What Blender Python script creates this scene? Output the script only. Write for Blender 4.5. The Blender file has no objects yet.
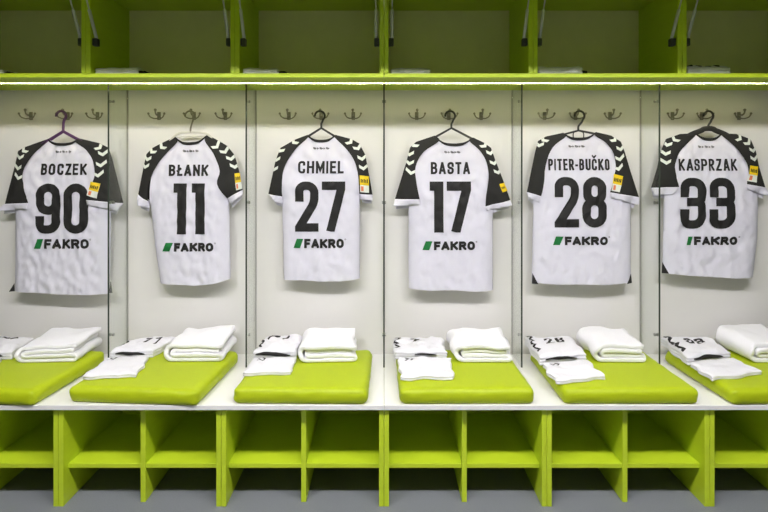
import bpy, bmesh, math, random
from mathutils import Vector, Matrix, noise
random.seed(7)
C = bpy.context.scene.collection
sc = bpy.context.scene

# ------------------------------------------------------------------ camera, world, exposure
F = 517.0            # focal length in pixels of a 768 px wide frame
HY = 170.0           # image row of the horizon
E = 1.447            # eye height
cd = bpy.data.cameras.new('camera'); cam = bpy.data.objects.new('camera', cd); C.objects.link(cam)
cd.sensor_width = 36.0; cd.lens = F / 768 * 36; cd.shift_y = -(256 - HY) / 768
cam.location = (0, 0, E); cam.rotation_euler = (math.radians(90), 0, 0)
cd.clip_start = 0.02
sc.camera = cam
w = bpy.data.worlds.new('world'); sc.world = w; w.use_nodes = True
w.node_tree.nodes['Background'].inputs[0].default_value = (0.8, 0.85, 0.9, 1)
w.node_tree.nodes['Background'].inputs[1].default_value = 0.3
sc.view_settings.view_transform = 'Standard'; sc.view_settings.look = 'None'
sc.view_settings.gamma = 1; sc.view_settings.use_curve_mapping = False
sc.view_settings.exposure = 0.0
LAMP = 49.0          # ceiling panels
LED = 62.0            # strip under the cupboards

WALL = 2.825
def at(px, py, z):                       # pixel to a point on the level z
    d = F * (E - z) / (py - HY)
    return ((px - 384) * d / F, d)

# ------------------------------------------------------------------ materials
def lin(c): return tuple(((v/255)/12.92 if v/255 <= .04045 else (((v/255)+.055)/1.055)**2.4) for v in c)
def mat(name, rgb, rough=.5, metal=0, bump=0, scale=40, var=0.0, detail=3, spec=.5, stretch=None, sheen=0):
    m = bpy.data.materials.new(name); m.use_nodes = True
    nt = m.node_tree; b = nt.nodes['Principled BSDF']
    c = lin(rgb) + (1,)
    b.inputs['Base Color'].default_value = c
    b.inputs['Roughness'].default_value = rough; b.inputs['Metallic'].default_value = metal
    b.inputs['Specular IOR Level'].default_value = spec
    if sheen: b.inputs['Sheen Weight'].default_value = sheen
    if bump or var:
        tc = nt.nodes.new('ShaderNodeTexCoord'); n = nt.nodes.new('ShaderNodeTexNoise')
        n.inputs['Scale'].default_value = scale; n.inputs['Detail'].default_value = detail
        if stretch:
            mp = nt.nodes.new('ShaderNodeMapping'); mp.inputs['Scale'].default_value = stretch
            nt.links.new(tc.outputs['Object'], mp.inputs[0]); nt.links.new(mp.outputs[0], n.inputs[0])
        else: nt.links.new(tc.outputs['Object'], n.inputs[0])
        if bump:
            bp = nt.nodes.new('ShaderNodeBump'); bp.inputs['Strength'].default_value = bump; bp.inputs['Distance'].default_value = .004
            nt.links.new(n.outputs[0], bp.inputs['Height']); nt.links.new(bp.outputs[0], b.inputs['Normal'])
        if var:
            r = nt.nodes.new('ShaderNodeMapRange'); r.inputs[1].default_value = .3; r.inputs[2].default_value = .7
            r.inputs[3].default_value = 1 - var; r.inputs[4].default_value = 1
            nt.links.new(n.outputs[0], r.inputs[0])
            mx = nt.nodes.new('ShaderNodeVectorMath'); mx.operation = 'SCALE'; mx.inputs[0].default_value = c[:3]
            nt.links.new(r.outputs[0], mx.inputs['Scale']); nt.links.new(mx.outputs[0], b.inputs['Base Color'])
    return m
M = {
 'wall': mat('white_laminate', (228, 226, 221), .45, var=.03, scale=3),
 'paint': mat('green_grey_paint', (84, 90, 66), .7, bump=.1, scale=60),
 'grey': mat('light_grey_paint', (160, 160, 154), .8, bump=.1, scale=50),
 'ceil': mat('ceiling_paint', (112, 112, 110), .8, bump=.1, scale=50),
 'floor': mat('grey_vinyl', (130, 133, 138), .5, bump=.12, scale=220, var=.16),
 'bench': mat('white_bench_laminate', (232, 231, 228), .3, var=.03, scale=4),
 'green': mat('lime_laminate', (192, 214, 40), .42, var=.05, scale=9, stretch=(1, 1, 5)),
 'back': mat('beige_back_panel', (236, 233, 182), .6, var=.06, scale=8),
 'vinyl': mat('lime_leatherette', (172, 189, 14), .5, bump=.12, scale=130, var=.05, spec=.35),
 'joint': mat('grey_joint', (168, 166, 160), .5, var=.05),
 'towel': mat('white_terry', (244, 243, 248), 1, bump=.5, scale=420, detail=2, spec=.1),
 'cloth': mat('white_jersey_knit', (219, 217, 229), .8, bump=.22, scale=300, spec=.2, var=.02),
 'kit': mat('white_kit_cloth', (226, 225, 231), .85, bump=.35, scale=160, spec=.2),
 'black': mat('black_jersey_knit', (42, 41, 40), .75, bump=.2, scale=300, spec=.25, var=.08),
 'print': mat('black_print', (36, 35, 35), .6, var=.06, scale=30, spec=.3),
 'chev': mat('white_print', (226, 230, 222), .7, var=.04, scale=30),
 'fgreen': mat('green_print', (8, 112, 50), .6, var=.05, scale=30),
 'yellow': mat('yellow_badge', (242, 208, 14), .6, var=.04, scale=60),
 'orange': mat('orange_badge_print', (225, 130, 90), .6, var=.05, scale=60),
 'purple': mat('purple_plastic', (84, 48, 92), .35, var=.06, scale=30),
 'bplastic': mat('black_plastic', (38, 37, 36), .4, var=.08, scale=30),
 'wplastic': mat('pale_plastic', (205, 202, 190), .4, var=.04, scale=30),
 'steel': mat('brushed_steel', (170, 170, 165), .3, 1, var=.1, scale=60),
 'dsteel': mat('dull_dark_steel', (150, 146, 132), .35, 1, var=.15, scale=60),
 'strut': mat('grey_strut_metal', (190, 192, 186), .35, .1, var=.1, scale=40),
 'rubber': mat('dark_bracket', (52, 54, 50), .5, var=.1, scale=40),
 'edge': mat('glass_edge', (62, 70, 62), .25, var=.15, scale=20),
 'alu': mat('aluminium_profile', (200, 200, 196), .4, .8, var=.05, scale=40),
}
def glass():
    m = bpy.data.materials.new('clear_glass'); m.use_nodes = True; nt = m.node_tree
    nt.nodes.clear(); o = nt.nodes.new('ShaderNodeOutputMaterial'); mx = nt.nodes.new('ShaderNodeMixShader')
    t = nt.nodes.new('ShaderNodeBsdfTransparent'); t.inputs[0].default_value = (.975, .985, .978, 1)
    g = nt.nodes.new('ShaderNodeBsdfGlossy'); g.inputs['Roughness'].default_value = .02
    lw = nt.nodes.new('ShaderNodeLayerWeight'); lw.inputs[0].default_value = .5
    pw_ = nt.nodes.new('ShaderNodeMath'); pw_.operation = 'POWER'; pw_.inputs[1].default_value = 5
    ma = nt.nodes.new('ShaderNodeMath'); ma.operation = 'MULTIPLY_ADD'; ma.inputs[1].default_value = .75; ma.inputs[2].default_value = .04
    nt.links.new(lw.outputs['Facing'], pw_.inputs[0]); nt.links.new(pw_.outputs[0], ma.inputs[0])
    nt.links.new(ma.outputs[0], mx.inputs[0]); nt.links.new(t.outputs[0], mx.inputs[1]); nt.links.new(g.outputs[0], mx.inputs[2])
    nt.links.new(mx.outputs[0], o.inputs[0]); return m
M['glass'] = glass()
def emit(name, rgb, s, dots=0):
    m = bpy.data.materials.new(name); m.use_nodes = True; nt = m.node_tree
    nt.nodes.clear(); o = nt.nodes.new('ShaderNodeOutputMaterial'); e = nt.nodes.new('ShaderNodeEmission')
    e.inputs[0].default_value = rgb + (1,); e.inputs[1].default_value = s
    if dots:
        tc = nt.nodes.new('ShaderNodeTexCoord'); wv = nt.nodes.new('ShaderNodeTexWave'); wv.wave_type = 'BANDS'; wv.bands_direction = 'X'
        wv.inputs['Scale'].default_value = dots; nt.links.new(tc.outputs['Object'], wv.inputs[0])
        r = nt.nodes.new('ShaderNodeMapRange'); r.inputs[1].default_value = .55; r.inputs[3].default_value = .75; r.inputs[4].default_value = s * 3
        nt.links.new(wv.outputs['Fac'], r.inputs[0]); nt.links.new(r.outputs[0], e.inputs[1])
    nt.links.new(e.outputs[0], o.inputs[0]); return m
M['lamp'] = emit('lamp_diffuser', (.99, .965, 1.0), LAMP)
M['led'] = emit('led_diodes', (1, .91, .52), LED, 18)

# ------------------------------------------------------------------ object helpers
def tag(o, label=None, cat=None, group=None, kind=None):
    if label: o['label'] = label
    if cat: o['category'] = cat
    if group: o['group'] = group
    if kind: o['kind'] = kind
    return o
def thing(name, loc, label, cat, group=None):
    o = bpy.data.objects.new(name, None); C.objects.link(o); o.location = loc; o.empty_display_size = .05
    return tag(o, label, cat, group)
def origin(p):
    v = Vector((0, 0, 0))
    while p is not None: v += p.location; p = p.parent
    return v
def mk(name, bm, m, parent=None, smooth=False, loc=None, label=None):
    org = origin(parent) + (Vector(loc) if loc is not None else Vector())
    if loc is not None: pass
    bmesh.ops.translate(bm, verts=bm.verts, vec=-org)
    bmesh.ops.recalc_face_normals(bm, faces=bm.faces) if not getattr(bm, 'keepn', False) else None
    me = bpy.data.meshes.new(name); bm.to_mesh(me); bm.free()
    if smooth:
        for p in me.polygons: p.use_smooth = True
    me.materials.append(m)
    o = bpy.data.objects.new(name, me); C.objects.link(o)
    if parent is not None: o.parent = parent
    if loc is not None: o.location = loc
    if label: o['label'] = label
    return o
def box(bm, a, b, bev=0.0):
    g = bmesh.ops.create_cube(bm, size=1)
    vs = g['verts']
    for v in vs:
        v.co = Vector([(a[i] + b[i]) / 2 + v.co[i] * (b[i] - a[i]) for i in range(3)])
    if bev:
        es = list({e for v in vs for e in v.link_edges})
        bmesh.ops.bevel(bm, geom=es, offset=bev, segments=2, affect='EDGES', profile=.5)
    return bm
def nb(): return bmesh.new()
def bx(a, b, bev=0.0): return box(nb(), a, b, bev)
def tube(bm, pts, rad, seg=10, caps=True):
    pts = [Vector(p) for p in pts]; n = len(pts)
    rs = rad if isinstance(rad, (list, tuple)) else [rad] * n
    up = None; rings = []
    for i, p in enumerate(pts):
        t = (pts[min(i + 1, n - 1)] - pts[max(i - 1, 0)]).normalized()
        if up is None:
            up = Vector((0, 0, 1)) if abs(t.z) < .9 else Vector((1, 0, 0))
        up = (up - t * up.dot(t)).normalized(); s = t.cross(up)
        rings.append([bm.verts.new(p + (up * math.cos(2*math.pi*k/seg) + s * math.sin(2*math.pi*k/seg)) * rs[i]) for k in range(seg)])
    for a, b in zip(rings, rings[1:]):
        for k in range(seg): bm.faces.new((a[k], a[(k+1) % seg], b[(k+1) % seg], b[k]))
    if caps: bm.faces.new(rings[0]); bm.faces.new(rings[-1][::-1])
    return bm
def curve(pts, k=6):                      # Catmull-Rom through the points
    P = [Vector(p) for p in pts]; out = []
    for i in range(len(P) - 1):
        a, b, c, d = P[max(i-1, 0)], P[i], P[i+1], P[min(i+2, len(P)-1)]
        for j in range(k):
            t = j / k
            out.append(.5*((2*b) + (c-a)*t + (2*a-5*b+4*c-d)*t*t + (3*b-a-3*c+d)*t**3))
    return out + [P[-1]]

# ------------------------------------------------------------------ the room
W = .70; X0 = -2.1; XS = 2.13; YF = -1.3; ZC = 2.65
def struct(name, bm, m): return tag(mk(name, bm, m), kind='structure')
struct('floor', bx((-XS-.1, YF-.1, -.1), (XS+.1, WALL+.1, 0)), M['floor'])
struct('ceiling', bx((-XS-.1, YF-.1, ZC), (XS+.1, WALL+.1, ZC+.1)), M['ceil'])
struct('wall_back', bx((-XS-.1, WALL, 0), (XS+.1, WALL+.1, ZC)), M['wall'])
struct('wall_front', bx((-XS-.1, YF-.1, 0), (XS+.1, YF, ZC)), M['grey'])
struct('wall_left', bx((-XS-.1, YF, 0), (-XS, WALL, ZC)), M['paint'])
struct('wall_right', bx((XS, YF, 0), (XS+.1, WALL, ZC)), M['paint'])

for x, wh in ((-1.36, 'left'), (0, 'middle'), (1.36, 'right')):
    t = thing('ceiling_light', (x, .98, ZC), 'white rectangular ceiling light panel, %s one of the row above the camera' % wh, 'light', 'ceiling light panels')
    f = nb(); a, b = .55, .16
    for p, q in (((-a, -b), (a, -b+.02)), ((-a, b-.02), (a, b)), ((-a, -b+.02), (-a+.02, b-.02)), ((a-.02, -b+.02), (a, b-.02))):
        box(f, (x+p[0], .98+p[1], ZC-.05), (x+q[0], .98+q[1], ZC))
    mk('frame', f, M['alu'], t)
    mk('diffuser', bx((x-a+.021, .98-b+.021, ZC-.04), (x+a-.021, .98+b-.021, ZC-.002)), M['lamp'], t)

# ------------------------------------------------------------------ lockers
NUM = ['90', '11', '27', '17', '28', '33']
BT = .443                                 # bench top
UZ = 1.882                                # underside of the cupboards
for s, (a, b) in (('left', (X0, -.0008)), ('right', (.0008, -X0))):
    ends = ('90', '27') if s == 'left' else ('17', '33')
    tag(mk('bench_top', bx((a, 2.205, BT-.021), (b, WALL-.001, BT), .002), M['bench']),
        'long white bench slab running under jerseys %s to %s' % ends, 'bench', 'white bench slabs')
    tag(mk('cupboard_base_board', bx((a, 2.427, UZ), (b, WALL-.001, UZ+.019), .0015), M['green']),
        'long lime green board closing the cupboards from below, above jerseys %s to %s' % ends, 'board', 'green boards under the cupboards')
    t = thing('led_strip', ((a+b)/2, 2.556, UZ), 'glowing white strip light under the green cupboards above jerseys %s to %s' % ends, 'strip light', 'strip lights')
    mk('profile', bx((a+.002, 2.55, UZ-.0065), (b-.002, 2.566, UZ-.0005)), M['alu'], t)
    d = nb(); n = 2
    prof = [(2.5550, UZ-.0066), (2.5552, UZ-.0068), (2.558, UZ-.0069), (2.5608, UZ-.0068), (2.5610, UZ-.0066)]
    ra = [d.verts.new((a+.004, y, z)) for y, z in prof]; rb = [d.verts.new((b-.004, y, z)) for y, z in prof]
    for k in range(4): d.faces.new((ra[k], ra[k+1], rb[k+1], rb[k]))
    d.faces.new(ra); d.faces.new(rb); d.faces.new((ra[0], ra[-1], rb[-1], rb[0]))
    mk('diode_band', d, M['led'], t, label='glowing band of small white diodes')

for i in range(6):
    n = NUM[i]; x0 = X0 + W*i; x1 = x0 + W; xc = (x0+x1)/2; T = .0215; g = .0006
    # lower cubby
    t = thing('shoe_cubby', (xc, 2.5, 0), 'lime green open shoe cubby under the bench below jersey %s' % n, 'cubby', 'shoe cubbies under the bench')
    zt = BT - .0215
    mk('side_panel', bx((x0+g, 2.222, 0.0), (x0+T, 2.79, zt), .0015), M['green'], t)
    mk('side_panel', bx((x1-T, 2.222, 0.0), (x1-g, 2.79, zt), .0015), M['green'], t)
    mk('middle_panel', bx((xc-.011, 2.252, 0.0), (xc+.011, 2.78, zt), .0015), M['green'], t)
    for p, q in ((x0+T, xc-.011), (xc+.011, x1-T)):
        mk('shelf', bx((p+.0003, 2.257, .146), (q-.0003, 2.72, .166), .0012), M['green'], t)
    for p, q in ((x0+T, xc-.011), (xc+.011, x1-T)):
        mk('back_panel', bx((p+.0003, 2.7205, .147), (q-.0003, 2.735, zt)), M['green'], t)
    # upper cupboard
    zb = UZ + .0195; ztop = 2.33
    t = thing('overhead_cupboard', (xc, 2.62, zb), 'lime green overhead cupboard with its flap open, above jersey %s' % n, 'cupboard', 'overhead cupboards')
    mk('side_panel', bx((x0+g, 2.427, zb), (x0+T, 2.812, ztop), .0015), M['green'], t)
    mk('side_panel', bx((x1-T, 2.427, zb), (x1-g, 2.812, ztop), .0015), M['green'], t)
    mk('top_panel', bx((x0+T, 2.427, ztop-.02), (x1-T, 2.812, ztop), .001), M['green'], t)
    mk('back_panel', bx((x0+T, 2.80, zb), (x1-T, 2.812, ztop-.02)), M['back'], t, label='dull beige back panel')
    # open flap
    fl = bx((x0+.003, -.47, -.009), (x1-.003, 0, .009), .0015)
    bmesh.ops.rotate(fl, verts=fl.verts, cent=(0, 0, 0), matrix=Matrix.Rotation(math.radians(24.5), 3, 'X'))
    bmesh.ops.translate(fl, verts=fl.verts, vec=(0, 2.424, ztop-.012))
    mk('flap_door', fl, M['green'], t)
    for sx, xs in ((1, x0+T), (-1, x1-T)):
        xm = xs + sx*.016
        lo = Vector((xm, 2.452, 2.066)); hi = Vector((xm, 2.348, 2.267)); di = hi - lo
        s = tube(nb(), [lo, lo + di*.03, lo + di*.60, lo + di*.62], [.005, .0075, .0075, .004], 12)
        so = mk('gas_strut', s, M['strut'], t, True, label='grey metal gas strut')
        mk('piston_rod', tube(nb(), [lo + di*.615, hi], .0035, 10), M['strut'], so, True)
        mk('bracket', bx((min(xs, xm+sx*.009)+.0002*(sx>0), 2.438, 2.034), (max(xs, xm+sx*.009)-.0002*(sx<0), 2.466, 2.070), .004), M['rubber'], so, label='dark mounting bracket')

for i in range(1, 6):
    x = X0 + W*i; a, b = NUM[i-1], NUM[i]
    t = thing('glass_partition', (x, 2.72, BT), 'clear glass partition standing between jersey %s and jersey %s' % (a, b), 'partition', 'glass partitions')
    mk('pane', bx((x-.0038, 2.629, BT+.0005), (x+.0038, WALL-.007, UZ-.0005)), M['glass'], t)
    mk('front_edge', bx((x-.004, 2.6255, BT+.0005), (x+.004, 2.629, UZ-.0005), .0008), M['edge'], t, label='dark polished front edge')
    mk('wall_channel', bx((x-.004, WALL-.0068, BT+.0005), (x+.004, WALL-.0005, UZ-.0005), .001), M['joint'], t, label='thin grey channel on the wall')
    for z in (.60, 1.28, 1.80):
        c = nb()
        for sx in (-1, 1):
            tube(c, [(x+sx*.0042, 2.66, z), (x+sx*.0105, 2.66, z)], .008, 16)
        mk('clip', c, M['steel'], t, label='small round steel clip')

# ------------------------------------------------------------------ cushions
def rounded(bm, hx, hy, hz, r, n=26, m=6):
    vs = {}
    nx, ny, nz = n, n, m
    def P(i, j, k):
        key = (i, j, k)
        if key not in vs:
            def sp(a, q, h):                  # denser towards the ends
                tt = -1 + 2*a/q
                return math.copysign(1-(1-abs(tt))**1.35, tt) * h
            p = Vector((sp(i, nx, hx), sp(j, ny, hy), sp(k, nz, hz)))
            c = Vector((max(-hx+r, min(hx-r, p.x)), max(-hy+r, min(hy-r, p.y)), max(-hz+r*.9, min(hz-r*.9, p.z))))
            d = p - c
            if d.length > 1e-6:
                rr = r
                mxl = max(abs(d.x)/r, abs(d.y)/r, abs(d.z)/(r*.9))
                d = d.normalized() * r * mxl if mxl > 0 else d
                p = c + d
            vs[key] = bm.verts.new(p)
        return vs[key]
    for i in range(nx):
        for j in range(ny):
            for k in (0, nz): bm.faces.new((P(i,j,k), P(i+1,j,k), P(i+1,j+1,k), P(i,j+1,k)))
    for i in range(nx):
        for k in range(nz):
            for j in (0, ny): bm.faces.new((P(i,j,k), P(i+1,j,k), P(i+1,j,k+1), P(i,j,k+1)))
    for j in range(ny):
        for k in range(nz):
            for i in (0, nx): bm.faces.new((P(i,j,k), P(i,j+1,k), P(i,j+1,k+1), P(i,j,k+1)))
    return bm
CT = .063
cush = [(-1.755, .585, -4), (-1.060, .580, -4), (-.355, .580, -1), (.355, .582, 0.5), (1.058, .588, 0), (1.765, .588, 2)]
for i, (cx, wd, rot) in enumerate(cush):
    bm = rounded(nb(), wd/2, .255, CT/2, .028, 34, 8)
    for v in bm.verts:
        fx = v.co.x/(wd/2); fy = v.co.y/.255
        if v.co.z > 0: v.co.z += .004*(1-fx**4)*(1-fy**4)
        if abs(fx) > .8 or abs(fy) > .8:      # gathers of the cover at the sides and corners
            q = noise.noise(Vector((v.co.x*22+i*5, v.co.y*22, v.co.z*38)))
            cr = max(0, abs(fx)-.8)*max(0, abs(fy)-.8)*25
            v.co += Vector((fx, fy, .6)).normalized()*q*(.0035+.006*cr)
        v.co.z = min(max(v.co.z, -CT/2), CT/2+.004)
    bmesh.ops.rotate(bm, verts=bm.verts, cent=(0, 0, 0), matrix=Matrix.Rotation(math.radians(rot), 3, 'Z'))
    bmesh.ops.translate(bm, verts=bm.verts, vec=(cx, 2.461, BT+.0008+CT/2))
    tag(mk('seat_cushion', bm, M['vinyl'], None, True, loc=(cx, 2.461, BT)), 'padded lime green seat cushion on the white bench below jersey %s' % NUM[i], 'cushion', 'seat cushions')
ZT = BT + CT + .0045                          # top of the cushions

# ------------------------------------------------------------------ coat hooks
HZ = 1.742
HKX = [(28, 62, 95), (157, 190.5, 224), (288, 320, 353), (417, 450, 482), (546, 579, 612), (675, 707.5, 742)]
HK = []
for i in range(6):
    for k in range(3):
        x = (HKX[i][k]-384)/(186.6 if k == 1 else 184.8); y = WALL
        wh = ('left coat hook of the three above jersey %s', 'middle coat hook above jersey %s, holding its hanger', 'right coat hook of the three above jersey %s')[k] % NUM[i]
        t = thing('coat_hook', (x, y, HZ), 'small dull metal ' + wh, 'hook', 'coat hooks')
        b = bx((x-.010, y-.006, HZ-.022), (x+.010, y-.0003, HZ+.022), .003)
        mk('backplate', b, M['dsteel'], t)
        p = curve([(x, y-.005, HZ+.006), (x, y-.030, HZ+.002), (x, y-.046, HZ+.012), (x, y-.049, HZ+.026)])
        c = tube(nb(), p, .0042, 10); bmesh.ops.create_uvsphere(c, u_segments=12, v_segments=8, radius=.0075, matrix=Matrix.Translation((x, y-.049, HZ+.028)))
        mk('upper_peg', c, M['dsteel'], t, True)
        for sx in (-1, 1):
            p = curve([(x+sx*.003, y-.005, HZ-.012), (x+sx*.016, y-.022, HZ-.016), (x+sx*.034, y-.033, HZ-.008), (x+sx*.043, y-.036, HZ+.008)])
            c = tube(nb(), p, .0034, 10); bmesh.ops.create_uvsphere(c, u_segments=12, v_segments=8, radius=.006, matrix=Matrix.Translation((x+sx*.043, y-.036, HZ+.010)))
            mk('prong', c, M['dsteel'], t, True)
        if k == 1: HK.append(x)

# ------------------------------------------------------------------ stroke lettering
def fillet(pts, cw, ch, closed):
    P = [((p[0])*cw, (p[1])*ch, p[2] if len(p) > 2 else 0) for p in pts]; n = len(P); out = []
    for i in range(n):
        x, y, r = P[i]
        if r == 0 or (not closed and i in (0, n-1)): out.append((x, y)); continue
        a = Vector(P[i-1][:2]) - Vector((x, y)); b = Vector(P[(i+1) % n][:2]) - Vector((x, y))
        rr = min(r*min(cw, ch), a.length*.5, b.length*.5)
        a1 = Vector((x, y)) + a.normalized()*rr; b1 = Vector((x, y)) + b.normalized()*rr
        for k in range(7):
            # circular-looking corner from a conic
            tt = k/6; wq = .72
            d = (1-tt)**2 + 2*wq*tt*(1-tt) + tt**2
            q = (a1*(1-tt)**2 + Vector((x, y))*2*wq*tt*(1-tt) + b1*tt**2)/d
            out.append((q.x, q.y))
    return out
def clip(poly, lo, hi):
    for ax in (0, 1):
        for sgn, lim in ((1, lo[ax]), (-1, -hi[ax])):
            res = []
            for k in range(len(poly)):
                p, q = poly[k-1], poly[k]; dp = sgn*p[ax]-lim; dq = sgn*q[ax]-lim
                if (dp >= 0) != (dq >= 0):
                    t = dp/(dp-dq); res.append((p[0]+(q[0]-p[0])*t, p[1]+(q[1]-p[1])*t))
                if dq >= 0: res.append(q)
            poly = res
            if len(poly) < 3: return None
    return poly
def ribbon(pts, wd, closed, cap=True):
    P = [Vector(p) for p in pts]; Q = [P[0]]
    for p in P[1:]:
        if (p-Q[-1]).length > 1e-6: Q.append(p)
    if closed and (Q[0]-Q[-1]).length < 1e-6: Q.pop()
    P = Q; n = len(P)
    if not closed and cap:
        P[0] = P[0] + (P[0]-P[1]).normalized()*wd/2; P[-1] = P[-1] + (P[-1]-P[-2]).normalized()*wd/2
    L = []
    for i in range(n):
        if closed or 0 < i < n-1:
            d1 = (P[i]-P[i-1]).normalized(); d2 = (P[(i+1) % n]-P[i]).normalized()
        elif i == 0: d1 = d2 = (P[1]-P[0]).normalized()
        else: d1 = d2 = (P[-1]-P[-2]).normalized()
        n1 = Vector((-d1.y, d1.x)); n2 = Vector((-d2.y, d2.x)); mm = n1+n2
        if mm.length < 1e-4: mm = n1
        mm.normalize(); c = max(.2, mm.dot(n1))
        L.append((P[i]+mm*wd/2/c, P[i]-mm*wd/2/c))
    quads = []
    for i in range(n if closed else n-1):
        a, b = L[i], L[(i+1) % n]
        quads.append([tuple(a[1]), tuple(b[1]), tuple(b[0]), tuple(a[0])])
    return quads
R = .5
G = {   # (relative width, [(closed, points)], ...)
 'A': (1.08, [(0, [(0,0),(.5,1.06),(1,0)]), (0, [(.22,.25),(.78,.25)])]),
 'B': (1, [(1, [(0,.53),(0,1),(.94,1,R),(.94,.53,R)]), (1, [(0,0),(0,.53),(1,.53,R),(1,0,R)])]),
 'C': (1, [(0, [(1,.77),(1,1,R),(0,1,R),(0,0,R),(1,0,R),(1,.23)])]),
 'E': (.86, [(0, [(1,1),(0,1),(0,0),(1,0)]), (0, [(0,.52),(.85,.52)])]),
 'F': (.86, [(0, [(1,1),(0,1),(0,0)]), (0, [(0,.48),(.85,.48)])]),
 'H': (1.04, [(0, [(0,0),(0,1)]), (0, [(1,0),(1,1)]), (0, [(0,.52),(1,.52)])]),
 'I': (.30, [(0, [(.5,0),(.5,1)])]),
 'K': (1.02, [(0, [(0,0),(0,1)]), (0, [(1,1),(.1,.42)]), (0, [(.32,.58),(1,0)])]),
 'L': (.84, [(0, [(0,1),(0,0),(1,0)])]),
 'Ł': (.90, [(0, [(.1,1),(.1,0),(1,0)]), (0, [(-.12,.42),(.58,.66)])]),
 'M': (1.24, [(0, [(0,0),(0,1)]), (0, [(1,0),(1,1)]), (0, [(0,1),(.5,.22),(1,1)])]),
 'N': (1.06, [(0, [(0,0),(0,1)]), (0, [(1,0),(1,1)]), (0, [(0,1),(1,0)])]),
 'O': (1, [(1, [(0,0,R),(0,1,R),(1,1,R),(1,0,R)])]),
 'P': (.98, [(0, [(0,0),(0,1),(1,1,R),(1,.46,R),(0,.46)])]),
 'R': (1, [(0, [(0,0),(0,1),(.96,1,R),(.96,.48,R),(0,.48)]), (0, [(.5,.48),(1,0)])]),
 'S': (1, [(0, [(1,.74),(1,1,R),(0,1,R),(0,.52,R),(1,.50,R),(1,0,R),(0,0,R),(0,.26)])]),
 'T': (.94, [(0, [(0,1),(1,1)]), (0, [(.5,1),(.5,0)])]),
 'U': (1, [(0, [(0,1),(0,0,R),(1,0,R),(1,1)])]),
 'Z': (.94, [(0, [(0,1),(1,1),(0,0),(1,0)])]),
 '-': (.55, [(0, [(0,.42),(1,.42)])]),
 '0': (1, [(1, [(0,0,R),(0,1,R),(1,1,R),(1,0,R)])]),
 '9': (1, [(1, [(0,.45,R),(0,1,R),(1,1,R),(1,.45,R)]), (0, [(1,.70),(1,0,R),(0,0,R),(0,.22)])]),
 '1': (.56, [(0, [(0,1),(1,1),(1,0)])]),
 '2': (1, [(0, [(0,.72),(0,1,R),(1,1,R),(1,.60,.3),(0,.0),(1,0)])]),
 '7': (1, [(0, [(0,1),(1,1),(1,.92),(.36,0)])]),
 '8': (1, [(1, [(.04,.53,R),(.04,1,R),(.96,1,R),(.96,.53,R)]), (1, [(0,0,R),(0,.53,R),(1,.53,R),(1,0,R)])]),
 '3': (1, [(0, [(0,.74),(0,1,R),(1,1,R),(1,.53,R),(.38,.53)]), (0, [(.38,.53),(1,.53,R),(1,0,R),(0,0,R),(0,.26)])]),
}
G['Č'] = (1, G['C'][1])
def letters(txt, x0, x1, z0, z1, st, gap=.20):
    """convex polygons of a word that fills the rectangle x0..x1, z0..z1"""
    H = z1-z0; tw = sum(G[c][0] for c in txt) + gap*(len(txt)-1); u = (x1-x0)/tw; x = x0; out = []
    for c in txt:
        wd = G[c][0]*u; cw, ch = max(wd-st, .0001), H-st
        for closed, pts in G[c][1]:
            P = fillet(pts, cw, ch, closed)
            for q in ribbon(P, st, closed):
                q = [(p[0]+st/2, p[1]+st/2) for p in q]
                q = clip(q, (-.2*wd if c == 'Ł' else 0, 0), (wd, H))
                if q: out.append([(x+p[0], z0+p[1]) for p in q])
        if c == 'Č':
            for q in ribbon([(wd*.2, H*1.26), (wd*.5, H*1.10), (wd*.8, H*1.26)], st*.8, False): out.append([(x+p[0], z0+p[1]) for p in q])
        x += wd + gap*u
    return out

# ------------------------------------------------------------------ jerseys
SP = 187.0
def pw(p): return ((p[0]-384)/SP, E-(p[1]-HY)/SP)
PS = 189.0                                # the printed back is nearer than the seams
def pq(p): return ((p[0]-384)/PS, E-(p[1]-HY)/PS)
def segd(p, a, b):
    ax, az = a; bx_, bz = b; dx, dz = bx_-ax, bz-az; L = dx*dx+dz*dz
    t = 0 if L == 0 else max(0, min(1, ((p[0]-ax)*dx+(p[1]-az)*dz)/L))
    return math.hypot(p[0]-ax-dx*t, p[1]-az-dz*t)
YM = 2.766
def flat(polys, step):
    """grid-refined planar mesh (x, 0, z) of polygons"""
    bm = nb()
    for poly in polys:
        vs = [bm.verts.new((p[0], 0, p[1])) for p in poly]
        try: bm.faces.new(vs)
        except ValueError: pass
    bm.normal_update()
    big = [f for f in bm.faces if len(f.verts) > 4]
    if big: bmesh.ops.triangulate(bm, faces=big)
    if step:
        xs = [v.co.x for v in bm.verts]; zs = [v.co.z for v in bm.verts]
        for lo, hi, no in ((min(xs), max(xs), (1, 0, 0)), (min(zs), max(zs), (0, 0, 1))):
            k = math.ceil(lo/step)
            while k*step < hi:
                co = Vector(no)*k*step
                bmesh.ops.bisect_plane(bm, geom=bm.verts[:]+bm.edges[:]+bm.faces[:], plane_co=co, plane_no=no, dist=1e-6)
                k += 1
    bmesh.ops.remove_doubles(bm, verts=bm.verts, dist=1e-5)
    return bm
def smoothpoly(pts, k=4): return [(p.x, p.y) for p in curve([(a, b, 0) for a, b in pts], k)]

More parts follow.
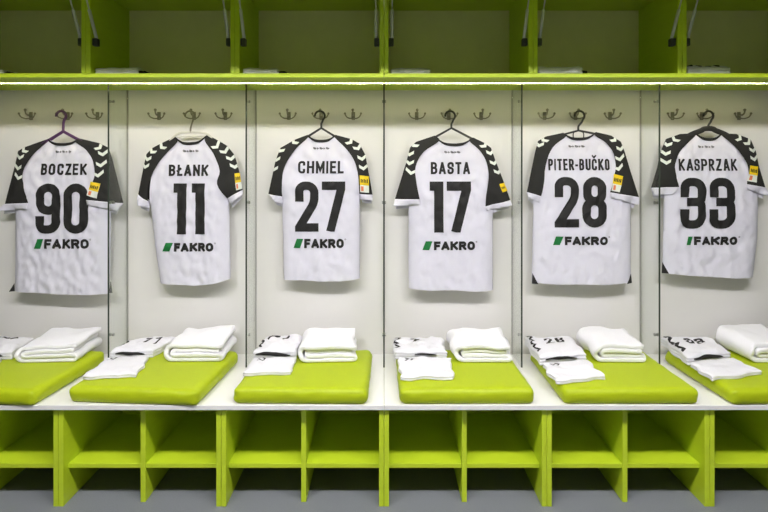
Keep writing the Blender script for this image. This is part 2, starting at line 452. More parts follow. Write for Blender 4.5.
JER = [
 dict(n='90', name='BOCZEK', neck=((48.4,138.8),(62.5,143.2),(79.5,138.4)),
  L=[(24.9,147.0),(18.2,151.0),(15.2,164.8),(5,203.8)], Lc=[(1.5,210.5),(31.5,208.5),(33,202.5)],
  Ls=[(44.8,144),(34,157),(26.3,172),(28,187)],
  R=[(99,143),(108.4,147.6),(112,158),(123.3,203)], Rc=[(119.7,211),(90.7,204.5),(90.2,199.5)],
  Rs=[(76,141.8),(88,150.5),(95.5,162),(97.4,175),(94,189)],
  body=[(15.5,211),(15,291),(38,291.5),(62,293),(88,293.6),(109.5,293.4),(111,211)],
  nm=(39.8,86.1,163.6,175), nu=(36,88.4,183.5,233.6), fk=(34.9,43.9,45.2,90.2,239,248.6),
  badge=[(94.2,181.5),(103.8,183.5),(100.5,198.2),(90.8,195)], chev=(4,4),
  vents=[[(11.2,291),(14.8,283),(15.4,291)],[(109.8,292.6),(111.5,281),(114.4,292)]],
  hang='purple'),
 dict(n='11', name='BŁANK', neck=((175.2,136.6),(190.2,142.4),(207.4,134.8)),
  L=[(160.7,143.6),(152.4,148),(146.6,154),(144,165),(138.3,194)], Lc=[(140.4,205),(150.2,208),(149.8,201)],
  Ls=[(178,142),(165.5,156),(155.5,172),(150.2,187)],
  R=[(219.6,141.2),(227,145.7),(234.6,155),(238.9,169.8),(242.9,190)], Rc=[(243.4,195),(230.8,204),(228,198.4)],
  Rs=[(205.5,141.2),(214.7,154),(221.3,171),(219,184)],
  body=[(150.6,205),(155,245),(160.5,283),(178,283.5),(196,284.6),(214,283),(230.6,278.6),(230,240),(229,200)],
  nm=(168.3,208,164.6,176), nu=(173.7,204.8,183.4,234.2), fk=(162.2,173.3,174.5,214.6,242.8,251.4),
  badge=[(235.4,173.5),(240.2,172.8),(242.6,188.6),(237.6,190.2)], chev=(4,4), vents=[], hang='pale'),
 dict(n='27', name='CHMIEL', neck=((307.6,134.8),(321.3,139.8),(335.4,134.8)),
  L=[(295,139.6),(280.5,147.8),(275.6,160.4),(268.4,193.8)], Lc=[(276,201.5),(283,203.4),(283,196.5)],
  Ls=[(307.5,138.3),(296,149.6),(286.4,165),(283,180)],
  R=[(351.4,139),(359.3,143.4),(365.5,155),(372.6,194.7)], Rc=[(372.6,200.6),(360.4,198.6),(359.5,193.9)],
  Rs=[(335.6,138.3),(347,149.6),(355,162),(358.6,177)],
  body=[(282.2,200),(283,240),(283.7,279.5),(302,279.2),(322,280.2),(342,280),(359.8,278.2),(360.3,238),(360,196)],
  nm=(298,343.6,161,173.5), nu=(295.2,345.2,181.5,231.6), fk=(293.5,303.4,304.2,345,238.8,248),
  badge=[(359.9,175.2),(368.8,176.2),(369.2,192.6),(360.4,192)], chev=(4,4), vents=[], hang='thin'),
 dict(n='17', name='BASTA', neck=((434.6,135.6),(453,143.6),(473,137.4)),
  L=[(416,141.8),(410,147.6),(406.3,162),(395,199)], Lc=[(393.4,205.6),(419.5,204.4),(419.3,199)],
  Ls=[(439,141),(423.5,152),(415.4,166.5),(416,182)],
  R=[(483.9,142.6),(491,147.8),(495.3,160),(502.3,178),(510.3,200)], Rc=[(511,205),(485.8,210.4),(484.4,206)],
  Rs=[(469,141),(479.5,151),(486,163),(487.6,178),(485,194)],
  body=[(408.6,207),(408.3,250),(408.7,288),(430,289.5),(452,289),(474,290.4),(493,290),(493,250),(493,207)],
  nm=(430.9,470.3,162,174.2), nu=(429.7,471,181.5,232.4), fk=(422.5,432.3,433.8,476,241.2,250),
  badge=[(498.4,184),(504,182.8),(507.4,190.6),(501.4,192.2)], chev=(4,4), vents=[], hang='thin'),
 dict(n='28', name='PITER-BUČKO', neck=((563,132.8),(578,137.8),(595.8,132)),
  L=[(546,136.4),(538,141),(535.2,151.6),(526.8,192)], Lc=[(527.4,197.4),(538,202.4),(539.4,196)],
  Ls=[(565.4,136.6),(551.6,147.6),(544.3,165),(541.8,184)],
  R=[(611,135.5),(620.8,141.7),(624.6,151.6),(630.4,171),(639,197.3)], Rc=[(635.9,205),(607.6,197),(606.8,192)],
  Rs=[(594.4,135.8),(604.4,142.5),(612,154),(613.4,168),(610,181)],
  body=[(533.4,200),(532.4,240),(531.6,282),(556,283.4),(581,283),(606,283.6),(630.7,282),(631,240),(631,202)],
  nm=(548.6,610.2,158.8,170.4), nu=(554.4,606.5,177,227.4), fk=(552.7,563,564.4,608.5,236.4,245),
  badge=[(611.2,173.8),(620.6,176.2),(616.4,192),(607.8,190.4)], chev=(2,3),
  vents=[[(531.4,283.2),(532.2,273),(537.2,283.4)],[(625.6,283.2),(630.6,274),(631.2,282.6)]], hang='strap'),
 dict(n='33', name='KASPRZAK', neck=((695.4,133.2),(708.3,138.2),(721.2,133.2)),
  L=[(680,134),(666,139),(660.6,151.6),(657.3,167.4),(651.2,187.7)], Lc=[(651.4,195.4),(670.4,194.4),(675.8,186.8)],
  Ls=[(694,136.7),(680.5,148.6),(672.6,164),(674,178)],
  R=[(736.4,134),(750.4,139),(755.9,151.6),(759.2,167.4),(765.4,187.7)], Rc=[(764.6,195.4),(742.6,189),(742.5,184)],
  Rs=[(721.4,136),(732.9,147.6),(742.3,161),(744.6,173)],
  body=[(663.9,190),(663.2,232),(662.4,272.6),(684,274.4),(708,275.8),(732,277.2),(753,276.6),(757.4,240),(758.6,192)],
  nm=(679.4,737.2,158.8,170.8), nu=(680.6,734.8,177.8,228.7), fk=(686,692.5,693.8,738.5,236.5,245),
  badge=[(746.2,165.4),(756,166.6),(752.2,182.4),(743,180.8)], chev=(4,4),
  vents=[[(660.8,272.8),(661.8,262),(667.2,273)]], hang='broad'),
]
CHEV = {
 '90': {'L': [(25.5,149.5),(21.5,156.5),(20,167),(22,176.5)], 'R': [(100,146.5),(104.5,153),(103.3,164),(101.3,174)]},
 '11': {'L': [(163,146),(153,150.5),(148,158),(145.8,165.5)], 'R': [(217,145.5),(225.5,150.5),(232,157.5),(235.8,165.5)]},
 '27': {'L': [(294.5,141),(280.3,149.3),(276,158.5),(273.8,168)], 'R': [(350,141),(358,147),(362.5,157.5),(364,167)]},
 '17': {'L': [(414,144),(409,153),(409,162),(410.5,171.5)], 'R': [(484,144.5),(490.4,152),(494,162),(498,171)]},
 '28': {'L': [(543.5,138.8),(538.4,144)], 'R': [(613.5,138.8),(619.8,148),(618.2,158),(616,167.5)]},
 '33': {'L': [(674,138.5),(666,143.5),(664,152.5),(664,161.5)], 'R': [(738,137.6),(746.5,142),(752,149.5),(752.2,158)]},
}
for ji, J in enumerate(JER):
    outl = []
    for side in ('L', 'R'):
        e = [J['neck'][0 if side == 'L' else 2]] + J[side]
        e = [pw(p) for p in e]; outl += list(zip(e, e[1:]))
    bd = [pw(p) for p in J['body']]
    outl += list(zip(bd, bd[1:]))                         # side seams only, the hem stays open
    hemz = min(p[1] for p in bd)
    outl = [s for s in outl if not (s[0][1] < hemz+.06 and s[1][1] < hemz+.06)]
    zn = pw(J['neck'][1])[1]
    def depth(x, z, lift=0.0, outl=outl, zn=zn, hemz=hemz, ji=ji):
        d = min(segd((x, z), a, b) for a, b in outl)
        f = 1-math.exp(-d/.030)
        h = (zn-z)/(zn-hemz)
        t = (.010 + .022*min(1, max(0, h)*3)) * f
        nz = noise.noise(Vector((x*9+ji*11, z*2.6, ji*3.1)))*.0075*(.35+.9*max(0, h))
        nz += noise.noise(Vector((x*26+z*9, z*16-x*6, ji*7.7)))*.0058
        nz += noise.noise(Vector((x*45-z*20, z*24+x*15, ji*2.7+9)))*.0034
        return t + f*(nz*1.05+lift)
    def shaped(polys, off, step, front=0.0, lift=0.0, both=False):
        bm = flat(polys, step)
        if both:
            g = bmesh.ops.duplicate(bm, geom=bm.verts[:]+bm.edges[:]+bm.faces[:])['geom']
            dv = {v for v in g if isinstance(v, bmesh.types.BMVert)}
        else: dv = set()
        for v in bm.verts:
            if v in dv: v.co.y = YM + .55*depth(v.co.x, v.co.z)
            else: v.co.y = YM - depth(v.co.x, v.co.z, lift) - off
        if both: bmesh.ops.remove_doubles(bm, verts=bm.verts, dist=.0012)
        return bm
    cxn, czn = pw(J['neck'][1])
    root = thing('jersey', (cxn, YM, hemz), 'white short-sleeved jersey with black raglan sleeves and number %s on its back' % J['n'], 'jersey', 'hanging jerseys')
    # torso: neck curve, raglan line pushed a little under the sleeves, sides, hem
    nk = smoothpoly([J['neck'][0], ((J['neck'][0][0]*.55+J['neck'][1][0]*.45), J['neck'][1][1]*.8+J['neck'][0][1]*.2), J['neck'][1],
                     ((J['neck'][2][0]*.55+J['neck'][1][0]*.45), J['neck'][1][1]*.8+J['neck'][2][1]*.2), J['neck'][2]], 4)
    tp = nk + [(p[0]+2.5, p[1]) for p in J['Rs'][:3]]
    tp = tp + J['body'][::-1] + [(p[0]-2.5, p[1]) for p in J['Ls'][:3][::-1]]
    torso = mk('torso', shaped([[pw(p) for p in tp]], 0, .009, both=True), M['cloth'], root, True)
    # collar
    lw = 2.7
    col = nk + [(p[0] + (1.2 if p[0] < J['neck'][1][0] else -1.2)*abs(p[0]-J['neck'][1][0])/14, p[1]+lw) for p in nk[::-1]]
    cb = shaped([[pw(p) for p in col]], .003, .008)
    co = mk('collar', cb, M['black'], root, True, label='black ribbed collar')
    md = co.modifiers.new('thickness', 'SOLIDIFY'); md.thickness = .003; md.offset = 0
    # sleeves
    for side in ('L', 'R'):
        k = 0 if side == 'L' else 2
        seam = smoothpoly([J['neck'][k]] + J[side+'s'] + [J[side+'c'][2]], 4)
        up = [J['neck'][k]] + J[side]
        if True:
            cu = J[side+'c']
            poly = up + seam[::-1][:-1]
            sl = mk('sleeve', shaped([[pw(p) for p in poly]], .0022, .0125, lift=.004, both=True), M['black'], root, True, label='black raglan sleeve')
            cp = [up[-1], cu[0], cu[1], cu[2]]
            c1 = flat([[pw(p) for p in cp]], .012)
            for v in c1.verts: v.co.y = YM - depth(v.co.x, v.co.z, .004) - .0035
            dn = [(up[-1][0], up[-1][1]), (cu[0][0]*.9+cu[1][0]*.1, cu[0][1]+3.2), (cu[1][0]*.85+cu[0][0]*.15, cu[1][1]+3.6), cu[2]]
            c2 = flat([[pw(p) for p in dn]], .012)
            for v in c2.verts: v.co.y = YM - depth(v.co.x, v.co.z, .004)*.3 + .004*(side == 'L') + .002
            me2 = bpy.data.meshes.new('tmp'); c2.to_mesh(me2); c2.free(); c1.from_mesh(me2); bpy.data.meshes.remove(me2)
            cf = mk('cuff', c1, M['cloth'], sl, True, label='white sleeve cuff')
            md = cf.modifiers.new('thickness', 'SOLIDIFY'); md.thickness = .0022; md.offset = 0
        # chevrons down the outer edge
        ed = smoothpoly(up, 8); spw = [pw(p) for p in poly]
        def inside(x, z):
            r_ = False
            for (xa_, za_), (xb_, zb_) in zip(spw, spw[1:]+spw[:1]):
                if (za_ > z) != (zb_ > z) and x < (xb_-xa_)*(z-za_)/(zb_-za_)+xa_: r_ = not r_
            return r_
        for px0, py0 in CHEV[J['n']][side]:
            ie = min(range(len(ed)), key=lambda q: math.dist(ed[q], (px0, py0)))
            tg = (Vector(ed[min(ie+3, len(ed)-1)])-Vector(ed[max(ie-3, 0)])).normalized()
            tg = (tg + Vector((0, .5))).normalized()
            nr = Vector((tg.y, -tg.x)) * (1 if side == 'L' else -1)      # into the sleeve
            p = Vector((px0, py0))
            def loc(u, v): r_ = p + nr*u + tg*v; return pw((r_.x, r_.y))
            arm = [[loc(-5.2, -3.6), loc(.6, 0), loc(.6, 3.4), loc(-5.2, -.4)], [loc(.6, 0), loc(4.6, -2.9), loc(4.6, .3), loc(.6, 3.4)]]
            ch = shaped(arm, .0042, .0035, lift=.004)
            dead = [f_ for f_ in ch.faces if not inside(f_.calc_center_median().x, f_.calc_center_median().z)]
            bmesh.ops.delete(ch, geom=dead, context='FACES')
            if len(ch.faces) < 3: ch.free(); continue
            mk('chevron', ch, M['chev'], sl, True, label='white chevron stripe')
        if side == 'R':
            bq = J['badge']; bw = [pw(p) for p in bq]
            bg = mk('league_badge', shaped([bw], .0044, .006, lift=.004), M['chev'] if J['n'] != '17' else M['yellow'], sl, True, label='yellow and white sleeve badge' if J['n'] != '17' else 'yellow sleeve badge')
            def bl(u, v): a = Vector(bw[0]).lerp(Vector(bw[1]), u); b = Vector(bw[3]).lerp(Vector(bw[2]), u); r_ = a.lerp(b, v); return (r_.x, r_.y)
            def rect(u0, v0, u1, v1): return [bl(u0, v0), bl(u1, v0), bl(u1, v1), bl(u0, v1)]
            if J['n'] != '17':
                mk('yellow_field', shaped([rect(0, 0, 1, .57)], .0054, .006, lift=.004), M['yellow'], sl, True, label='yellow upper half of the badge')
                mk('orange_mark', shaped([rect(.12, .64, .4, .92)], .0056, .006, lift=.004), M['orange'], sl, True, label='small orange mark')
                marks = [rect(.10+.17*q, .20+.03*(q % 2), .21+.17*q, .42) for q in range(5)]
            else: marks = [rect(.12+.17*q, .40, .23+.17*q, .62) for q in range(4)]
            mk('badge_print', shaped(marks, .0064, 0, lift=.004), M['print'], sl, label='tiny dark lettering')
    # prints
    def word(txt, r, st, gap): 
        a = pq((r[0], r[3])); b = pq((r[1], r[2])); return letters(txt, a[0], b[0], a[1], b[1], st/SP, gap)
    mk('name_print', shaped(word(J['name'], J['nm'], 2.25 if len(J['name']) < 8 else 2.0, .24), .0030, .008), M['print'], root, label='black surname lettering')
    mk('number_print', shaped(word(J['n'], J['nu'], 8.3 if '1' not in J['n'] else 9.2, .14 if J['n'] != '11' else .22), .0030, .008), M['print'], root, label='large black number %s' % J['n'])
    f = J['fk']
    sp = word('FAKRO', (f[2], f[3]-1.2, f[4], f[5]), 2.55, .10)
    rx, rz = pq((f[3]+.4, f[4]+.5)); ring = [(rx+.0035*math.cos(k*.785), rz+.0035*math.sin(k*.785)) for k in range(8)]
    sp += ribbon(ring, .0016, True)
    so = mk('sponsor_print', shaped(sp, .0030, .008), M['print'], root, label='black FAKRO lettering')
    sk = (f[1]-f[0])*.33
    mk('sponsor_emblem', shaped([[pq(p) for p in ((f[0]+sk, f[4]), (f[1], f[4]), (f[1]-sk, f[5]), (f[0], f[5]))]], .0030, .008), M['fgreen'], root, True, label='green slanted block')
    # tiny illegible line below the collar
    cx, cy = J['neck'][1]; tiny = []
    rr = random.Random(ji)
    for q in range(8):
        a = pq((cx-8.5+q*2.15, cy+9.6)); b = pq((cx-8.5+q*2.15+1.25, cy+7.6))
        tiny += ribbon([(a[0], a[1]), (a[0], b[1])] if q % 3 else [(a[0], b[1]), (b[0], b[1]), (b[0], a[1])], .003, False, False)
        tiny += ribbon([(a[0], (a[1]+b[1])/2), (b[0], (a[1]+b[1])/2)], .003, False, False)
    mk('neck_print', shaped(tiny, .0030, 0), M['print'], root, label='tiny dark line of lettering')
    for v in J['vents']:
        vb = shaped([[pw(p) for p in v]], .003, 0)
        vo = mk('side_vent', vb, M['black'], root, label='black vent insert at the hem')
        md = vo.modifiers.new('thickness', 'SOLIDIFY'); md.thickness = .003; md.offset = 0

    # ---------------- its hanger
    kind = J['hang']
    desc = {'purple': 'purple plastic clothes hanger', 'pale': 'pale flat plastic clothes hanger with metal hook', 'thin': 'thin black plastic clothes hanger',
            'strap': 'black plastic clothes hanger with inner strap loops', 'broad': 'broad black plastic clothes hanger'}[kind]
    hm = {'purple': M['purple'], 'pale': M['wplastic']}.get(kind, M['bplastic'])
    hx = HK[ji]; yh = YM-.0005
    apex_px = {'90': (63.3,131.4), '11': (190.5,132.3), '27': (321.3,128), '17': (451.5,128), '28': (578.5,130.5), '33': (708.5,129.5)}[J['n']]
    ax, az = pw(apex_px)
    a0 = pw(J['neck'][0]); a1 = pw(J['neck'][2]); e0 = pw(J['L'][0]); e1 = pw(J['R'][0])
    t = thing('clothes_hanger', (ax, yh, az-.1), desc + ' holding jersey %s on its hook' % J['n'], 'hanger', 'clothes hangers')
    ypeg = yh
    r = {'purple': .0055, 'thin': .0048, 'strap': .0042, 'broad': .0055, 'pale': .0038}[kind]
    dz = .011
    endL = (e0[0]+.012, yh, e0[1]-.034); endR = (e1[0]-.012, yh, e1[1]-.034)
    def flatbar(pts, hw, hth):
        bm = nb(); rings = []
        for i, p in enumerate(pts):
            tgt = (Vector(pts[min(i+1, len(pts)-1)])-Vector(pts[max(i-1, 0)])).normalized(); up = Vector((0, 1, 0)).cross(tgt)
            if up.z < 0: up = -up
            q = Vector(p); rings.append([bm.verts.new(q+up*s*hw+Vector((0, d*hth, 0))) for s, d in ((1, -.7), (1, .7), (.7, 1), (-.7, 1), (-1, .7), (-1, -.7), (-.7, -1), (.7, -1))])
        for a, b in zip(rings, rings[1:]):
            for k in range(8): bm.faces.new((a[k], a[(k+1) % 8], b[(k+1) % 8], b[k]))
        bm.faces.new(rings[0]); bm.faces.new(rings[-1][::-1]); return bm
    if kind == 'pale':
        pts = [endL, (a0[0]-.01, yh, a0[1]-.004), (a0[0]+.02, yh, az-.006), (ax-.03, yh, az), (ax+.03, yh, az), (a1[0]-.02, yh, az-.004), (a1[0]+.01, yh, a1[1]-.004), endR]
        mk('shoulder_bar', flatbar(curve(pts, 5), .006, .004), hm, t, True)
        mk('lower_bar', tube(nb(), curve([(a0[0]+.005, yh, a0[1]-.006), (ax-.03, yh, az-.021), (ax+.03, yh, az-.021), (a1[0]-.005, yh, a1[1]-.006)], 5), .003, 8), hm, t, True)
    elif kind == 'broad':
        pts = [endL, (a0[0]-.02, yh, a0[1]-.006), (ax-.04, yh, az-.006), (ax-.02, yh, az+.004), (ax+.02, yh, az+.004), (ax+.04, yh, az-.006), (a1[0]+.02, yh, a1[1]-.006), endR]
        mk('shoulder_bar', flatbar(curve(pts, 5), .0135, .006), hm, t, True)
    else:
        pts = [endL, (a0[0], yh, a0[1]-.010), (ax, yh, az), (a1[0], yh, a1[1]-.010), endR]
        mk('shoulder_bar', flatbar(pts, r*1.25 if kind != 'purple' else r*1.5, r*.8), hm, t)
        mk('lower_bar', tube(nb(), [endL, (ax-.1, yh, endL[2]-.03), (ax+.1, yh, endR[2]-.03), endR], .0038, 8), hm, t, True)
        if kind == 'strap':
            for sx in (-1, 1): mk('strap_loop', tube(nb(), curve([(ax+sx*.008, yh, az-.003), (ax+sx*.027, yh, az-.014), (ax+sx*.027, yh, az-.05)], 5), .003, 8), hm, t, True)
    # hook over the coat hook's upper peg
    top = 1.752; px_ = hx
    rad = .026
    cxh = px_; czh = top - rad + .010
    arc = []
    for k in range(13):
        an = math.radians(188 - k*19.5)
        arc.append((cxh + rad*math.cos(an), yh-.002, czh + rad*math.sin(an)))
    arc = arc + [(cxh+.012, yh, czh-.034), (ax, yh, az+.022), (ax, yh, az-.002)]
    hookm = M['dsteel'] if kind == 'pale' else hm
    mk('hook', tube(nb(), curve(arc, 3), .0046 if kind == 'pale' else (.0056 if kind != 'purple' else .0068), 10), hookm, t, True, label='metal hook' if kind == 'pale' else None)

# ------------------------------------------------------------------ towels
def towel(i, x0, x1, y0, y1, h, rot, seed, flip=False):
    th = h/4; wd = x1-x0; cx = (x0+x1)/2; cy = (y0+y1)/2
    xL = -wd/2 + 1.5*th + th/2; xR = wd/2 - th
    pth = []
    def arc(c, r, a0, a1, k):
        for q in range(k+1):
            a = math.radians(a0+(a1-a0)*q/k); pth.append((c[0]+r*math.cos(a), c[1]+r*math.sin(a)))
    def ln(a, b, z, k=12):
        for q in range(k+1): pth.append((a+(b-a)*q/k, z))
    ln(xR-.004, xL+th*.4, 2.5*th); arc((xL+th*.4, 2*th), .5*th, 90, 270, 6)
    ln(xL+th*.4, xR, 1.5*th); arc((xR, th), .5*th, 90, -90, 6)
    ln(xR, xL, .5*th); arc((xL, 2*th), 1.5*th, 270, 90, 12); ln(xL, xR+th*.5, 3.5*th)
    P = [Vector(pth[0])]
    for p in pth[1:]:
        if (Vector(p)-P[-1]).length > 1e-5: P.append(Vector(p))
    n = len(P); L = []
    for k in range(n):
        d = (P[min(k+1, n-1)]-P[max(k-1, 0)]).normalized(); nn = Vector((-d.y, d.x)); L.append((P[k]+nn*th*.47, P[k]-nn*th*.47))
    dp = y1-y0; ny = 16; bm = nb(); rows = []
    prof = []
    loop = [l[0] for l in L] + [l[1] for l in L[::-1]]
    rot = math.radians(rot)
    for j in range(-2, ny+3):
        jj = min(max(j, 0), ny); y = -dp/2 + dp*jj/ny
        sh = {-2: .45, -1: .85}.get(j, {ny+2: .45, ny+1: .85}.get(j, 1.0)); ye = {-2: -.0055, -1: -.004}.get(j, {ny+2: .0055, ny+1: .004}.get(j, 0.0))
        row = []
        for k in range(len(loop)):
            c = P[k if k < n else 2*n-1-k]; p = c + (loop[k]-c)*sh
            zz = p.y; xx = p.x
            lift = zz/h
            q = Vector((xx*13+seed*3, y*13, seed+zz*6))
            dx = noise.noise(q)*.011; dy = noise.noise(q+Vector((9, 4, 2)))*.011*lift
            dz = noise.noise(Vector((xx*9, y*9, seed*1.7)))*.015*lift + noise.noise(q*2.3)*.0035*min(1, lift*3)
            tilt = .05*(y+dp/2)*lift
            skew = .10*(c.y/h-.5)*.25*math.sin(seed)
            X = xx+dx+skew*.2; Y = y+dy+ye + (.012*math.sin(c.y/th*2.1+seed))*lift
            if flip: X = -X
            Xr = X*math.cos(rot)-Y*math.sin(rot); Yr = X*math.sin(rot)+Y*math.cos(rot)
            row.append(bm.verts.new((cx+Xr, cy+Yr, max(ZT+.0006, ZT+.0006+zz*1.0+dz+tilt))))
        rows.append(row)
    m = len(loop)
    for a, b in zip(rows, rows[1:]):
        for k in range(m): bm.faces.new((a[k], a[(k+1) % m], b[(k+1) % m], b[k]))
    for row in (rows[0], rows[-1]):
        for k in range(n-1): bm.faces.new((row[k], row[k+1], row[m-2-k], row[m-1-k]))
    return tag(mk('folded_towel', bm, M['towel'], None, True, loc=(cx, cy, ZT)),
               'thick folded white towel at the back of the green cushion below jersey %s' % NUM[i], 'towel', 'folded towels')
towel(0, -1.80, -1.50, 2.515, 2.755, .082, 3, 1)
towel(1, -1.075, -.785, 2.525, 2.765, .088, 1, 2)
towel(2, -.425, -.14, 2.515, 2.755, .085, 3, 3)
towel(3, .335, .625, 2.515, 2.755, .086, 0, 4)
towel(4, 1.025, 1.28, 2.515, 2.755, .086, -1, 5)
towel(5, 1.765, 2.04, 2.515, 2.755, .095, 3, 6)

# ------------------------------------------------------------------ folded kit
def slab(corners, h, z0, seed, layers=2, amp=.004, nx=26, ny=22, power=5):
    """soft folded cloth filling a quad (front-left, front-right, back-right, back-left); returns mesh and its top height"""
    c = [Vector(p) for p in corners]; nz = layers*6
    def xy(u, v):
        u, v = (u+1)/2, (v+1)/2
        p = c[0].lerp(c[1], u).lerp(c[3].lerp(c[2], u), v)
        wv = Vector((noise.noise(Vector((v*3, seed, 1)))*.019*abs(2*u-1), noise.noise(Vector((u*3, seed, 5)))*.019*abs(2*v-1)))
        return p + wv
    def top(u, v):
        e = max(0, 1-abs(u)**power)*max(0, 1-abs(v)**power)
        p = xy(u, v)
        q = noise.noise(Vector((p.x*14, p.y*14, seed)))*amp*1.6 + noise.noise(Vector((p.x*30+p.y*12, p.y*34-p.x*8, seed*2)))*amp*.9
        return h*(.98+.28*e**.5) + q*min(1, e*2+.25)
    bm = nb(); vs = {}
    def P(i, j, k):
        if (i, j, k) not in vs:
            u = -1+2*i/nx; v = -1+2*j/ny; w_ = k/nz
            side = i in (0, nx) or j in (0, ny)
            bul = 1
            if side: bul = 1 - .030*(1-abs(math.sin(math.pi*layers*w_))**.6) - .02*noise.noise(Vector((u*4, v*4, w_*2+seed)))
            p = xy(u*bul, v*bul)
            vs[i, j, k] = bm.verts.new((p.x, p.y, z0 + w_*top(u, v)))
        return vs[i, j, k]
    for i in range(nx):
        for j in range(ny):
            for k in (0, nz): bm.faces.new((P(i,j,k), P(i+1,j,k), P(i+1,j+1,k), P(i,j+1,k)))
    for i in range(nx):
        for k in range(nz):
            for j in (0, ny): bm.faces.new((P(i,j,k), P(i+1,j,k), P(i+1,j,k+1), P(i,j,k+1)))
    for j in range(ny):
        for k in range(nz):
            for i in (0, nx): bm.faces.new((P(i,j,k), P(i,j+1,k), P(i,j+1,k+1), P(i,j,k+1)))
    return bm, xy, top
def on(quads, xy, top, z0, off=.0016, step=.06):
    bm = flat(quads, step)
    for v in bm.verts:
        u, w_ = v.co.x, v.co.z; p = xy(u, w_); v.co = Vector((p.x, p.y, z0+top(u, w_)+off))
    return bm
KIT = [  # shorts corners, jersey corners (front-left, front-right, back-right, back-left), in metres on the cushion
 ([(-2.04,2.34),(-1.86,2.33),(-1.872,2.535),(-2.05,2.53)], [(-2.05,2.545),(-1.835,2.55),(-1.875,2.77),(-2.06,2.76)]),
 ([(-1.345,2.305),(-1.115,2.325),(-1.165,2.56),(-1.355,2.53)], [(-1.35,2.545),(-1.15,2.575),(-1.105,2.77),(-1.30,2.76)]),
 ([(-.64,2.345),(-.425,2.36),(-.432,2.535),(-.635,2.515)], [(-.64,2.53),(-.43,2.55),(-.435,2.76),(-.63,2.76)]),
 ([(.072,2.30),(.307,2.30),(.33,2.53),(.072,2.535)], [(.055,2.55),(.312,2.548),(.306,2.765),(.048,2.755)]),
 ([(.75,2.255),(.985,2.30),(.985,2.50),(.75,2.45)], [(.745,2.47),(.985,2.515),(1.0,2.77),(.75,2.76)]),
 ([(1.45,2.285),(1.725,2.36),(1.71,2.53),(1.455,2.455)], [(1.455,2.475),(1.705,2.54),(1.735,2.765),(1.475,2.755)]),
]
digits = ['', '11', '', '7', '28', '33']
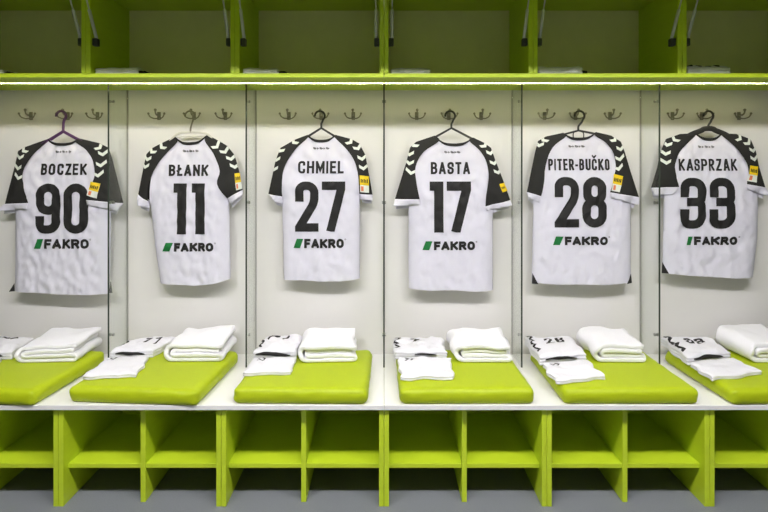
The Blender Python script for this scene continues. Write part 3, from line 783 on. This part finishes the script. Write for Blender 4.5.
for i, (sc_, jc) in enumerate(KIT):
    z0 = ZT+.0006
    bm, xy, top = slab(sc_, .019, z0, 11+i, 2, .0055)
    cen = sum((Vector(p) for p in sc_), Vector((0, 0)))/4
    ro = thing('folded_shorts', (cen.x, cen.y, ZT), 'folded white shorts lying at the front left of the cushion below jersey %s' % NUM[i], 'shorts', 'folded shorts')
    mk('shorts_body', bm, M['kit'], ro, True)
    if i in (1, 2, 3, 4):
        q = []
        for k in range(2): q += ribbon([(-.72+.2*k, .55), (-.60+.2*k, .72), (-.72+.2*k, .86)], .07, False)
        mk('shorts_print', on(q, xy, top, z0), M['print'], ro, label='small dark print')
    hj = (.040, .040, .046, .040, .043, .043)[i]
    bm, xy, top = slab(jc, hj, z0, 31+i, 3, .009 if i != 2 else .015)
    cen = sum((Vector(p) for p in jc), Vector((0, 0)))/4
    ro = thing('folded_jersey', (cen.x, cen.y, ZT), 'folded white jersey with dark print, left of the towel on the cushion below jersey %s' % NUM[i], 'folded jersey', 'folded jerseys')
    mk('jersey_body', bm, M['kit'], ro, True)
    # dark collar showing at the front edge
    if True:
        u0, u1 = (-.75, .6) if i != 3 else (-.25, .6)
        if i == 2: u0, u1 = -.9, .7
        cb = nb(); K = 28; rows = []
        hw = (.007, .008, .010, .005, .007, .011)[i]
        for k in range(K+1):
            s = k/K; u = u0+(u1-u0)*s; bow = math.sin(math.pi*s)
            wz = hw*(.15+.85*max(0, bow)**.8)*(1+.35*noise.noise(Vector((u*3, i, 2))))
            p0 = xy(u, -1.0); d0 = (xy(u, -1.0)-xy(u, -.8)).normalized()
            zc = z0 + hj*(.60+.16*math.cos(math.pi*(s-.35))+.10*noise.noise(Vector((u*2.2, i*3.3, 0))))
            rows.append([cb.verts.new((p0.x+d0.x*(.001+math.cos(2*math.pi*a/10)*.006), p0.y+d0.y*(.001+math.cos(2*math.pi*a/10)*.006), zc+math.sin(2*math.pi*a/10)*wz)) for a in range(10)])
        for a, b in zip(rows, rows[1:]):
            for k in range(10): cb.faces.new((a[k], a[(k+1) % 10], b[(k+1) % 10], b[k]))
        cb.faces.new(rows[0]); cb.faces.new(rows[-1][::-1])
        mk('collar', cb, M['black'], ro, True, label='black collar')
    marks = []
    if digits[i]:
        n = len(digits[i])
        marks = letters(digits[i], -.35, .05+.42*(n-1), .0, .62, .12 if n == 2 else .16, .3)
        if i == 5: marks = [[(a-.02, b*.8) for a, b in q] for q in marks]
    else:
        marks = ribbon([(-.7, .5), (-.5, .75), (-.2, .7)], .12, False) + ribbon([(.1, .45), (.3, .6)], .12, False)
    mk('number_print', on(marks, xy, top, z0), M['print'], ro, label='black number print')
    if i in (3, 4, 5, 1, 2):
        for k in range(2 if i in (1, 2) else 4):
            v0 = -.55 + .38*k; u0 = -.95
            q = ribbon([(u0, v0), (u0+.14, v0+.14), (u0+.02, v0+.28)], .09 if i != 5 else .13, False)
            q = [x for x in (clip(y, (-.97, -.97), (.97, .97)) for y in q) if x]
            mk('chevron', on(q, xy, top, z0), M['print'], ro, label='black chevron')

# ------------------------------------------------------------------ folded clothes in the cupboards
zc = UZ + .0198
UP = [(0, -10, 6, .020, 'white'), (1, 93, 140, .028, 'white'), (2, 240, 279, .026, 'white'), (3, 391, 430, .024, 'white'), (4, 539, 581, .034, 'white'), (5, 688, 728, .034, 'mixed')]
for i, a, b, h, k in UP:
    xa, xb = max((a-384)/211.0, X0+W*i+.031), (b-384)/209.0
    bm, xy, top = slab([(xa, 2.45), (xb, 2.455), (xb-.005, 2.62), (xa+.01, 2.62)], h, zc, 60+i, 2, .004)
    ro = thing('folded_shirt', ((xa+xb)/2, 2.53, zc), ('folded white shirt lying in the overhead cupboard above jersey %s' if k == 'white' else 'folded white and black shirt lying in the overhead cupboard above jersey %s') % NUM[i], 'folded shirt', 'folded shirts in the cupboards')
    mk('shirt_body', bm, M['kit'], ro, True)
    if k == 'white' and i != 3:
        d, _, _ = slab([(xb+.001, 2.46), (xb+.028, 2.465), (xb+.026, 2.60), (xb+.001, 2.60)], h*.55, zc, 80+i, 1, .003, 8, 12)
        mk('dark_sleeve', d, M['black'], ro, True, label='black sleeve end')
    if k == 'mixed':
        q = []
        for m_ in range(4): q += ribbon([(-.85+.42*m_, -.9), (-.6+.42*m_, -.2), (-.98+.42*m_, .6)], .22, False)
        mk('dark_pattern', on(q, xy, top, zc, .002), M['black'], ro, label='black chevron pattern')
